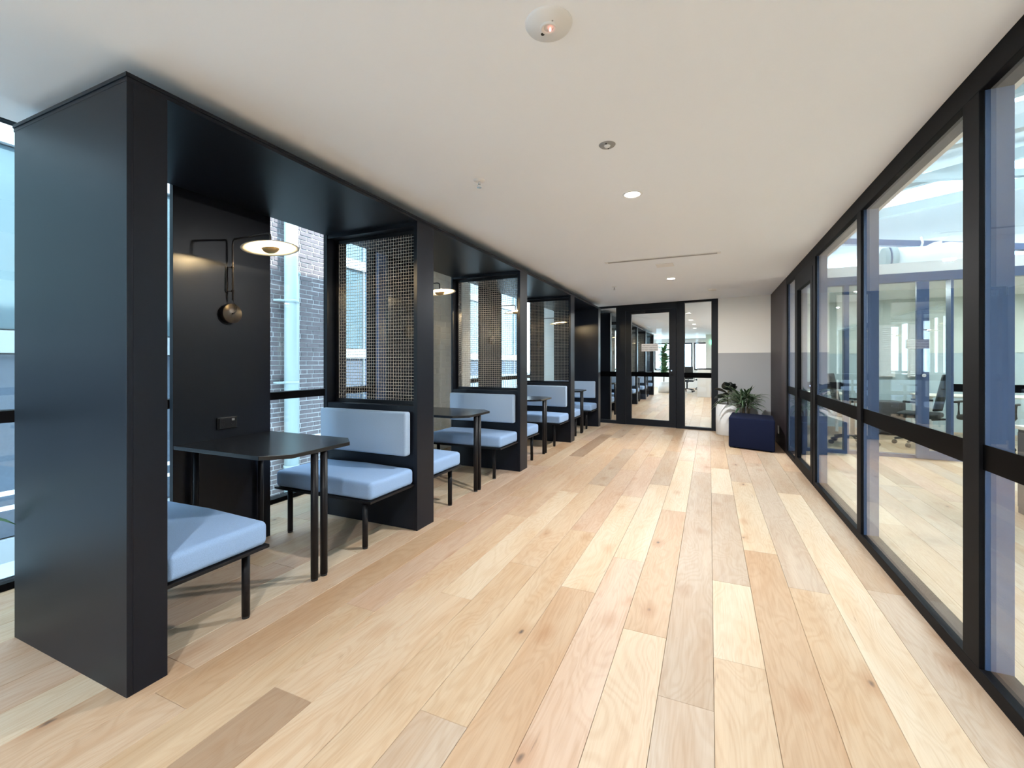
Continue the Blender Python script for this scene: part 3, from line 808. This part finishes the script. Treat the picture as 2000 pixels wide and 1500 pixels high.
# striped dracaena
pd = tag(empty('dracaena_plant', (0.56, 8.50, 0)), 'bushy plant with long striped green leaves behind the navy ottoman', 'plant')
lathe('pot', [(0.0005, 0.0), (0.13, 0.0), (0.155, 0.36), (0.145, 0.36), (0.14, 0.33), (0.0005, 0.33)], M['dpot'], pd, 32)
r = random.Random(5)
for k in range(4):
    a = k * PI / 2 + 0.4; tube('stem', [(0.04 * math.cos(a), 0.04 * math.sin(a), 0.32), (0.06 * math.cos(a), 0.06 * math.sin(a), 0.5 + 0.05 * k)], 0.012, M['stem'], pd, 8)
for k in range(130):
    a = r.uniform(0, 2 * PI); lay = r.random()
    L = r.uniform(0.44, 0.62); rise = 0.10 + lay * 1.0
    h = 0.50 + r.uniform(0, 0.22)
    if math.sin(a) > 0.3: L *= 0.62
    if math.cos(a) > 0.3: L *= 0.66
    fr = math.sin(a) < -0.2
    if fr: L *= 0.95
    leaf_ribbon(L, r.uniform(0.034, 0.050), rise, r.uniform(0.30, 0.45) if fr else r.uniform(0.35, 0.8) if lay < 0.7 else r.uniform(0.15, 0.5), M['leafs'], pd,
                (0.06 * math.cos(a) + r.uniform(-.05, .05), 0.06 * math.sin(a) + r.uniform(-.05, .05), h), a)
# rubber plant in the white pot
rp = tag(empty('rubber_plant', (0.30, 8.80, 0)), 'dark leaved rubber plant in a tall white cylinder pot by the door frame', 'plant')
lathe('pot', [(0.0005, 0.0), (0.192, 0.0), (0.20, 0.006), (0.20, 0.535), (0.19, 0.545), (0.18, 0.535), (0.18, 0.49)], M['pot'], rp, 48)
lathe('soil', [(0.0005, 0.50), (0.18, 0.495)], M['soil'], rp, 24)
tube('stem', [(0, 0, 0.49), (-0.01, 0, 0.65), (0.01, -0.01, 0.82)], 0.011, M['stem'], rp, 8)
for (a, L, w, rise, dr_, h, tl) in [(2.9, .26, .12, .55, .25, .72, .5), (3.6, .24, .12, .2, .3, .66, -.4), (4.6, .20, .12, .9, .1, .78, .3), (1.2, .14, .10, 1.1, .1, .80, .2),
                                    (5.6, .20, .12, 1.0, .2, .76, -.3), (3.2, .22, .11, -.1, .5, .60, .6), (4.2, .22, .12, .5, .3, .68, .2), (5.2, .18, .11, .3, .3, .62, .1), (2.6, .20, .11, 1.1, .1, .76, .7), (0.4, .20, .11, .8, .2, .74, .3)]:
    leaf_ribbon(L * 1.2, w * 1.25, rise, dr_, M['leafd'], rp, (0, 0, h), a, broad=True, tilt=tl, fold=0.1)
# plant whose one leaf reaches in at the left edge
pp = tag(empty('potted_plant', (-3.28, 0.62, 0)), 'potted plant mostly outside the frame whose green leaf shows left of the near panel', 'plant')
lathe('pot', [(0.0005, 0.0), (0.12, 0.0), (0.14, 0.30), (0.13, 0.30), (0.0005, 0.28)], M['pot'], pp, 28)
tube('stem', [(0, 0, 0.28), (0, 0, 0.60)], 0.012, M['stem'], pp, 8)
for a, L, rise, dp in ((0.75, 0.56, 0.25, 0.30), (2.2, 0.3, 0.6, 0.3), (3.9, 0.3, 0.4, 0.3), (5.2, 0.3, 0.7, 0.2), (1.6, 0.28, 1.0, 0.2)):
    leaf_ribbon(L, 0.055, rise, dp, M['leafg'], pp, (0, 0, 0.56), a, broad=True)

# ------------------------------------------------------------------ atrium beyond the partition
tag(box('wall_far_right', 9.0, 9.2, -6.2, 14.0, -0.1, 6.0, M['white']), kind='structure')
tag(box('wall_atrium_rear', 1.22, 9.0, -6.2, -6.0, 2.9, 6.0, M['white']), kind='structure')
# roof: white boarding with long skylight gaps, and rafters
def slab(name, p, th, m, kind='structure'):
    # p: 4 corners (top view order), thickened upward
    vs = [tuple(q) for q in p] + [(q[0], q[1], q[2] + th) for q in p]
    return tag(mesh_obj(name, vs, [(3, 2, 1, 0), (4, 5, 6, 7), (0, 1, 5, 4), (1, 2, 6, 5), (2, 3, 7, 6), (3, 0, 4, 7)], m), kind=kind)
def rz_(x, y): return 5.7 - 0.30 * abs(x - 5.0) * 0.35 - 0.115 * y
for a, b in ((-6.2, -3.8), (-2.2, 0.0), (1.5, 3.4), (4.9, 6.5), (7.9, 9.5), (10.9, 14.0)):
    for u, v in ((1.1, 5.0), (5.0, 9.2)):
        slab('roof', [(u, a, rz_(u, a)), (v, a, rz_(v, a)), (v, b, rz_(v, b)), (u, b, rz_(u, b))], 0.08, M['roofp'])
for a, b in ((-3.8, -2.2), (0.0, 1.5), (3.4, 4.9), (6.5, 7.9), (9.5, 10.9)):
    for u, v in ((1.1, 5.0), (5.0, 9.2)):
        slab('skylight', [(u, a, rz_(u, a)), (v, a, rz_(v, a)), (v, b, rz_(v, b)), (u, b, rz_(u, b))], 0.02, M['opal'])
def beam(p0, p1, w, h, m, name='beam'):
    p0 = Vector(p0); p1 = Vector(p1); d = (p1 - p0).normalized(); s = d.cross(Vector((0, 0, 1))).normalized() * w / 2; u = Vector((0, 0, h))
    vs = [p0 - s, p0 + s, p1 + s, p1 - s, p0 - s + u, p0 + s + u, p1 + s + u, p1 - s + u]
    return mesh_obj(name, [tuple(q) for q in vs], [(3, 2, 1, 0), (4, 5, 6, 7), (0, 1, 5, 4), (1, 2, 6, 5), (2, 3, 7, 6), (3, 0, 4, 7)], m)
def tr_(name, p0, p1, w, h, m): tag(beam(p0, p1, w, h, m, name), kind='structure')
for i, y in enumerate((8.9, 6.2, 3.2, 0.0)):
    tr_('trim_%d' % (4 + 3 * i), (1.2, y, 3.40), (9.0, y, 3.40 + 1.1), 0.14, 0.14, M['truss'])
    tr_('trim_%d' % (5 + 3 * i), (1.2, y, 4.30), (9.0, y, 3.45), 0.10, 0.10, M['truss'])
    tr_('trim_%d' % (6 + 3 * i), (1.2, y + 0.2, 3.75), (9.0, y + 0.2, 5.2), 0.12, 0.16, M['truss'])
tr_('trim_20', (1.2, 11.5, 3.99), (9.0, 11.5, 2.85), 0.12, 0.12, M['steel'])
# far wall of the atrium above the office: white wall with clerestory glazing
tag(box('wall_atrium_end', 1.1, 9.2, 13.2, 13.4, 0, 3.1, M['white']), kind='structure')
tag(box('glass_clerestory', 1.1, 9.2, 13.28, 13.29, 3.1, 6.0, M['glassw']), kind='structure').name = 'window_4'

# glazed office across the atrium floor
OY = 7.60
of = tag(empty('wall_office', (1.24, OY, 0)), kind='structure')
St = M['steel']
def ox(x): return x - 1.24
box('head_rail', 0, 7.7, 0, 0.10, 2.362, 2.482, St, of, 0.003)
box('bottom_rail', 0, 7.7, 0, 0.10, 0.0, 0.045, St, of)
posts = [(1.24, 1.29), (1.725, 1.785), (2.851, 2.896), (3.72, 3.80), (4.9, 4.98), (6.4, 6.48), (8.0, 8.08)]
for a, b in posts: box('post', ox(a), ox(b), 0, 0.10, 0.045, 2.362, St, of, 0.003)
for (a, b), (c, d_) in zip(posts, posts[1:]):
    box('glass_pane', ox(b), ox(c), 0.046, 0.054, 0.045, 2.362, M['glasso'], of)
    if not (a == 1.725): box('black_strip', ox(b), ox(c), 0.036, 0.040, 0.90, 1.0, M['band'], of)
sd = tag(empty('door_3', (2.50, OY - 0.06, 0)), kind='structure')
box('stile', 0.0, 0.13, 0, 0.045, 0.02, 2.35, St, sd, 0.003)
box('stile', 0.345, 0.36, 0, 0.045, 0.02, 2.35, St, sd, 0.002)
box('bottom_rail', 0.13, 0.345, 0, 0.045, 0.02, 0.12, St, sd)
cyl('knob', (0.065, 0, 1.11), (0.065, -0.035, 1.11), 0.022, M['chrome'], sd, seg=18)
tag(box('ceiling', 1.22, 9.0, OY, 10.75, 2.482, 2.62, M['white']), kind='structure')
tag(box('wall_office_back', 1.20, 9.0, 10.75, 10.87, 0, 2.482, M['officeg']), kind='structure')
ob = tag(box('wall_office_back', 1.20, 9.0, 10.735, 10.75, 1.455, 2.482, M['officec']), kind='structure')
tag(box('wall_office_side', 1.10, 1.22, 7.7, 10.75, 0, 2.482, M['officeg']), kind='structure')
# stand-ins for two reflections of blinds, built as slatted windows on the back wall
for i, x in enumerate((3.10, 3.55)):
    e = tag(empty('window_%d' % (5 + i), (x, 10.73, 1.0)), kind='structure')
    box('frame', -0.13, 0.13, -0.03, 0.0, 0, 1.0, M['white'], e)
    for k in range(24): box('slat', -0.11, 0.11, -0.055, -0.031, 0.02 + k * 0.04, 0.048 + k * 0.04, M['wplas'], e)
for i, (x, y) in enumerate(((2.3, 9.2), (4.6, 9.2), (6.8, 9.2))):
    e = tag(empty('office_light', (x, y, 2.482)), ('leftmost' if i == 0 else 'middle' if i == 1 else 'rightmost') + ' round ceiling light inside the glazed office', 'ceiling light', 'round lights in the office ceiling')
    lathe('ring', [(0.07, -0.002), (0.09, -0.012), (0.10, 0.0)], M['wplas'], e, 24); lathe('lens', [(0.0005, -0.006), (0.075, -0.006)], M['down'], e, 20)
    area('lamp', (0, 0, -0.03), 0.15, 24, (0.95, 0.97, 1.0), parent=e)
# duct wrapped in plastic on the office roof
du = tag(empty('wrapped_duct', (2.35, 8.3, 2.66)), 'silver wrapped air duct lying on the roof of the glazed office', 'duct')
bm = bmesh.new(); rr_ = random.Random(2)
pts = [(0.15 + i * 0.12, 0.05 * math.sin(i), 0.17 + 0.012 * math.sin(i * 1.7)) for i in range(9)]
add_tube(bm, pts, 0.14, 18)
for v in bm.verts: v.co += Vector((rr_.uniform(-.012, .012), rr_.uniform(-.012, .012), rr_.uniform(-.012, .012)))
fin('wrapping', bm, M['wrap'], du, smooth=True)
cyl('duct_end', (0.0, 0, 0.16), (0.16, 0.0, 0.16), 0.16, M['pipe'], du, seg=24)
cyl('collar', (0.06, 0, 0.16), (0.08, 0.0, 0.16), 0.168, M['steel'], du, seg=24)
tube('tie', [(0.45, 0, 0.28), (0.47, 0.0, 0.36), (0.45, 0, 0.44)], 0.014, M['wrap'], du, 6)
tube('tie', [(0.52, 0, 0.29), (0.60, 0.0, 0.33), (0.68, 0, 0.34)], 0.02, M['wrap'], du, 6)

def office_chair(x, y, rz, label):
    e = tag(empty('office_chair', (x, y, 0), rz), label, 'office chair', 'black office chairs')
    K = M['mesh']
    bm = bmesh.new(); add_box(bm, -0.24, 0.24, -0.23, 0.25, 0.44, 0.52); fin('seat', bm, K, e, 0.03, 3)
    # slightly curved back leaning to -y
    vs = []; fs = []
    for j in range(7):
        for i in range(7):
            u = (i / 6 - 0.5); v = j / 6
            w = 0.46 * (1 - 0.18 * v)
            vs.append((u * w, -0.24 - 0.10 * v + 0.14 * u * u * 4 * 0.4, 0.56 + 0.54 * v))
    for j in range(6):
        for i in range(6): fs.append((j * 7 + i, j * 7 + i + 1, (j + 1) * 7 + i + 1, (j + 1) * 7 + i))
    b = mesh_obj('backrest', vs, fs, K, e, smooth=True); md = b.modifiers.new('thickness', 'SOLIDIFY'); md.thickness = 0.03
    tube('back_support', [(0, -0.12, 0.42), (0, -0.30, 0.44), (0, -0.32, 0.70)], 0.02, K, e, 8)
    for s in (-1, 1): tube('armrest', [(s * 0.22, 0.0, 0.46), (s * 0.30, 0.0, 0.50), (s * 0.30, 0.0, 0.68), (s * 0.30, 0.16, 0.69), (s * 0.30, -0.10, 0.69)], 0.016, K, e, 8)
    cyl('gas_lift', (0, 0, 0.12), (0, 0, 0.44), 0.03, K, e, seg=14)
    for k in range(5):
        a = k * 2 * PI / 5 + 0.3; ca, sa = math.cos(a), math.sin(a)
        lg = tube('base_leg', [(0.02 * ca, 0.02 * sa, 0.14), (0.18 * ca, 0.18 * sa, 0.115), (0.31 * ca, 0.31 * sa, 0.085)], 0.018, K, e, 8)
        cyl('castor', (0.31 * ca - 0.02 * sa, 0.31 * sa + 0.02 * ca, 0.032), (0.31 * ca + 0.02 * sa, 0.31 * sa - 0.02 * ca, 0.032), 0.032, K, lg, seg=14)
    return e
office_chair(2.05, 8.55, -1.9, 'black mesh office chair close behind the left end of the office glazing')
ch = office_chair(2.95, 8.75, 1.1, 'black mesh office chair behind the sliding door of the glazed office')
dup(ch, (3.65, 8.65, 0), 'black mesh office chair right of the sliding door in the glazed office', rz=2.4)
def desk(x, y, w, d, label, rz=0.0, ped=True):
    e = tag(empty('office_desk', (x, y, 0), rz), label, 'desk', 'office desks with pale tops')
    box('desk_top', 0, w, 0, d, 0.715, 0.74, M['desk'], e, 0.003)
    for a, b in ((0.04, 0.04), (w - 0.04, 0.04), (0.04, d - 0.04), (w - 0.04, d - 0.04)):
        box('leg', a - 0.02, a + 0.02, b - 0.02, b + 0.02, 0, 0.715, M['wplas'], e)
    return e
desk(3.25, 9.35, 1.6, 0.75, 'pale topped desk inside the glazed office behind the sliding door')
desk(1.30, 9.3, 0.9, 0.75, 'pale topped desk at the left end inside the glazed office')
def pedestal(x, y, label):
    e = tag(empty('drawer_pedestal', (x, y, 0)), label, 'drawer unit', 'dark drawer pedestals')
    box('carcass', 0, 0.4, 0, 0.5, 0.03, 0.58, M['deskd'], e, 0.003)
    for k in range(3):
        dd = box('drawer', 0.01, 0.39, -0.018, 0.0, 0.05 + k * 0.175, 0.215 + k * 0.175, M['deskd'], e, 0.003)
        cyl('lock', (0.2, -0.018, 0.17 + k * 0.175), (0.2, -0.022, 0.17 + k * 0.175), 0.008, M['chrome'], dd, seg=10)
    for a, b in ((0.05, 0.05), (0.35, 0.05), (0.05, 0.45), (0.35, 0.45)): cyl('foot', (a, b, 0), (a, b, 0.03), 0.02, M['dark'], e, seg=10)
pedestal(2.72, 9.86, 'dark drawer pedestal left of the desk behind the sliding door')
# workbench in the atrium at the right edge of the picture
wb = tag(empty('atrium_counter', (2.385, 4.2, 0)), 'white topped counter with dark drawer fronts standing in the atrium at the right', 'counter')
box('worktop', 0, 1.3, 0.0, 1.05, 0.715, 0.745, M['desk'], wb, 0.003)
box('carcass', 0.02, 1.28, 0.03, 1.02, 0.0, 0.715, M['deskd'], wb, 0.002)
for k in range(2):
    for j in range(3):
        dd = box('drawer', 0.002, 0.02, 0.05 + k * 0.48, 0.51 + k * 0.48, 0.06 + j * 0.215, 0.26 + j * 0.215, M['deskd'], wb, 0.003)
        box('handle', -0.012, 0.002, 0.20 + k * 0.48, 0.34 + k * 0.48, 0.215 + j * 0.215, 0.228 + j * 0.215, M['chrome'], dd)

# ------------------------------------------------------------------ corridor beyond the end door
wf = tag(empty('wall_far_end', (0, 24.0, 0)), kind='structure')
box('lower_wall', -3.8, 5.0, 0, 0.2, 0, 0.9, M['white'], wf); box('upper_wall', -3.8, 5.0, 0, 0.2, 2.27, 2.85, M['white'], wf)
for a, b in ((-3.8, -2.6), (-1.75, -1.65), (-0.8, -0.7), (0.15, 0.25), (1.1, 1.2), (2.3, 5.0)): box('pier', a, b, 0, 0.2, 0.9, 2.27, M['white'], wf)
cw = tag(box('wall_side', 1.0, 1.15, 9.3, 15.5, 0, ZC, M['cream']), kind='structure')
cw2 = tag(box('wall_side', 3.6, 3.75, 15.5, 24.0, 0, ZC, M['cream']), kind='structure')
tag(box('wall_side', 1.15, 3.6, 15.35, 15.5, 0, ZC, M['cream']), kind='structure')
tag(box('ceiling', 1.085, 3.75, 11.0, 24.2, ZC, ZC + 0.05, M['ceil']), kind='structure')
tag(box('wall_pillar', -0.15, 0.35, 20.6, 21.0, 0, ZC, M['cream']), kind='structure')
for i, (x, y) in enumerate(((-0.47, 11.5), (-0.48, 13.4), (-0.44, 14.9), (-0.48, 16.65), (-2.1, 19.6), (-2.3, 22.0), (-1.3, 22.6), (0.6, 18.2))):
    lb = ['first', 'second', 'third', 'fourth', 'fifth', 'sixth', 'seventh', 'eighth'][i]
    downlight(y, x, 13, '%s round lit downlight in the ceiling beyond the end door' % lb)
# end windows
e = tag(empty('window_7', (0, 23.98, 0)), kind='structure')
for a, b in ((-2.6, -1.75), (-1.65, -0.8), (-0.7, 0.15), (0.25, 1.1), (1.2, 2.3)):
    bm = bmesh.new(); add_box(bm, a, b, -0.05, 0, 0.9, 0.97); add_box(bm, a, b, -0.05, 0, 2.2, 2.27)
    add_box(bm, a, a + 0.05, -0.05, 0, 0.97, 2.2); add_box(bm, b - 0.05, b, -0.05, 0, 0.97, 2.2)
    fin('window_frame', bm, M['frame'], e)
    box('glass_pane', a + 0.05, b - 0.05, -0.03, -0.02, 0.97, 2.2, M['glassw'], e)
# reception counter
rc = tag(empty('reception_counter', (0.0, 18.0, 0)), 'curved white reception counter seen through the right-hand door glass', 'counter')
cv = [(-0.42 + 0.9 * (1 - math.cos(t)), -0.1 + 1.5 * math.sin(t)) for t in [i * PI / 2 / 10 for i in range(11)]]
outer = cv; inner = [(x + 0.45, y - 0.08) for x, y in cv]
prism('counter_body', outer + inner[::-1], 0.0, 1.02, M['stone'], rc)
prism('counter_top', [(x - 0.02, y + 0.01) for x, y in outer] + [(x + 0.02, y - 0.02) for x, y in inner[::-1]], 1.02, 1.06, M['lamd'], rc)
# fiddle leaf fig
fg = tag(empty('fiddle_leaf_fig', (-1.78, 19.9, 0)), 'tall green fiddle leaf fig in a white pot seen through the end door', 'plant')
lathe('pot', [(0.0005, 0), (0.22, 0), (0.26, 0.46), (0.24, 0.46), (0.0005, 0.43)], M['pot'], fg, 28)
tube('stem', [(0, 0, 0.43), (0.02, 0, 1.2), (0.0, 0.02, 1.85)], 0.02, M['stem'], fg, 8)
r = random.Random(9)
for k in range(70):
    h = r.uniform(0.7, 1.9); a = r.uniform(0, 2 * PI)
    leaf_ribbon(r.uniform(0.30, 0.46), r.uniform(0.18, 0.26), r.uniform(0.3, 1.2), r.uniform(0.1, 0.4), M['leafg'], fg, (0, 0, h), a, broad=True, n=6)
ex = tag(box('exit_sign', 0.02, 0.34, 20.54, 20.59, 2.05, 2.22, M['green'], None, 0.004), 'green exit sign on the cream pillar beyond the door', 'sign')
text('EXIT', 0.16, -0.0, 0, 0.12, M['wplas'], ex).location = (0.18, 20.537, 2.135)
# meeting table and chairs near the far windows
mt = tag(empty('meeting_table', (-0.9, 21.6, 0)), 'pale meeting table near the far windows beyond the end door', 'table')
box('table_top', -0.7, 0.7, -0.4, 0.4, 0.72, 0.75, M['desk'], mt, 0.004)
for a in (-0.6, 0.6):
    for b in (-0.3, 0.3): cyl('leg', (a, b, 0), (a, b, 0.72), 0.02, M['blk'], mt, seg=10)
dup(ch, (-0.9, 20.8, 0), 'black office chair in front of the far meeting table', rz=0.2)
dup(ch, (-0.3, 22.5, 0), 'black office chair right of the far meeting table', rz=1.2)

# ------------------------------------------------------------------ outside, left of the windows
gr = tag(box('ground_outside', -30, -3.8, -15, 40, -1.4, -1.2, M['conc']), kind='structure'); gr.name = 'pavement'
bw = brick_wall('brick_building', -7.0, 5.12, 7.05, -1.2, 5.4, M['brick'], M['mortar'], None, L=0.275, H=0.070, G=0.014, jit=0.007,
                rr=lambda q: abs((q[0] + q[1]) / 2 - 6.0) * 0.4 + abs(q[2] - 1.2), limit=298, structure=False)
tag(bw, 'weathered grey brick wall outside the window of the first booth', 'building')
pw = tag(empty('downpipe', (-6.84, 5.66, -1.2)), 'pale aqua downpipe running up the brick wall outside', 'pipe')
cyl('pipe', (0, 0, 0), (0, 0, 6.6), 0.115, M['pipe'], pw, seg=24)
for z in (0.6, 2.1, 3.55, 5.0): cyl('collar', (0, 0, z), (0, 0, z + 0.05), 0.128, M['pipe'], pw, seg=24)
for z in (2.1, 3.55): box('bracket', -0.14, 0.0, -0.25, 0.0, z + 0.01, z + 0.04, M['pipe'], pw)
cp = tag(empty('conduit', (-6.95, 5.90, -1.2)), 'thin pale conduit beside the downpipe on the brick wall', 'pipe')
cyl('pipe', (0, 0, 0), (0, 0, 4.1), 0.022, M['pipe'], cp, seg=12)
lathe('cap', [(0.0005, 4.16), (0.04, 4.14), (0.045, 4.10), (0.022, 4.08)], M['pipe'], cp, 14)

def glazed_building(name, x, y0, y1, z0, z1, label, fl=2.6, bay=1.3, deep=4.0, dado=M['ext_b']):
    e = tag(empty(name, (x, y0, z0)), label, 'building')
    h = z1 - z0; L = y1 - y0
    box('body', -deep, -0.10, 0, L, 0, h, M['ext_w'], e)
    z = 0; n = 0
    while z < h - 0.1:
        top = min(z + fl, h)
        box('floor_band', -0.10, 0.05, 0, L, z, z + 0.28, M['ext_w'], e)
        y = 0
        while y < L - 0.1:
            b = min(y + bay, L)
            m = M['teal'] if z > 2.4 else dado
            box('window_pane', -0.09, -0.02, y + 0.04, b - 0.04, z + 0.30, top - 0.02, m, e)
            box('fin', -0.09, 0.03, b - 0.04, b, z + 0.28, top, M['ext_w'], e)
            y += bay
        z += fl
    return e
glazed_building('glass_building', -8.0, -6.0, 5.0, -1.2, 9.0, 'teal glazed building with pale bands outside at the far left')
glazed_building('glass_building', -9.5, 7.2, 22.0, -1.2, 8.0, 'pale building with teal glazing beyond the stair outside the mesh windows', bay=1.6)
# stair with handrail outside
st = tag(empty('outside_stair', (-7.0, 7.1, -1.2)), 'pale outdoor stair with sloping white handrails beyond the second booth window', 'stair')
prism_pts = [(0.0, 0.0), (3.2, 0.0), (3.2, 2.6)]
vs = [(0, y, z) for y, z in prism_pts] + [(-0.12, y, z) for y, z in prism_pts]
mesh_obj('stringer', vs, [(0, 1, 2), (5, 4, 3), (0, 3, 4, 1), (1, 4, 5, 2), (2, 5, 3, 0)], M['ext_b'], st)
for k in range(12): box('step', -1.2, -0.12, 0.15 + k * 0.25, 0.42 + k * 0.25, 0.16 + k * 0.205, 0.20 + k * 0.205, M['ext_w'], st)
for dz in (0.55, 1.0): tube('handrail', [(-0.03, 0.0, dz), (-0.03, 3.2, 2.6 + dz)], 0.03, M['wplas'], st, 8)
for k in range(7): cyl('baluster', (-0.03, 0.1 + k * 0.5, 0.05 + 0.8125 * (0.1 + k * 0.5)), (-0.03, 0.1 + k * 0.5, 1.0 + 0.8125 * (0.1 + k * 0.5)), 0.015, M['wplas'], st, seg=8)
fc = tag(empty('picket_fence', (-6.2, 10.6, -1.2)), 'low pale picket fence outside beyond the third booth', 'fence')
for k in range(40): box('picket', 0, 0.03, k * 0.14, k * 0.14 + 0.05, 0, 2.1, M['wplas'], fc)
for z in (0.3, 1.9): box('rail', 0.03, 0.06, 0, 5.6, z, z + 0.06, M['wplas'], fc)
hr = tag(empty('terrace_rail', (-5.2, -2.0, -1.2)), 'double white rail along the terrace outside the far left window', 'railing')
for z in (1.30, 1.42): tube('rail', [(0, 0, z), (0, 7.6, z)], 0.02, M['wplas'], hr, 8)
for k in range(5): cyl('post', (0, 0.3 + k * 1.75, 0), (0, 0.3 + k * 1.75, 1.42), 0.02, M['wplas'], hr, seg=8)
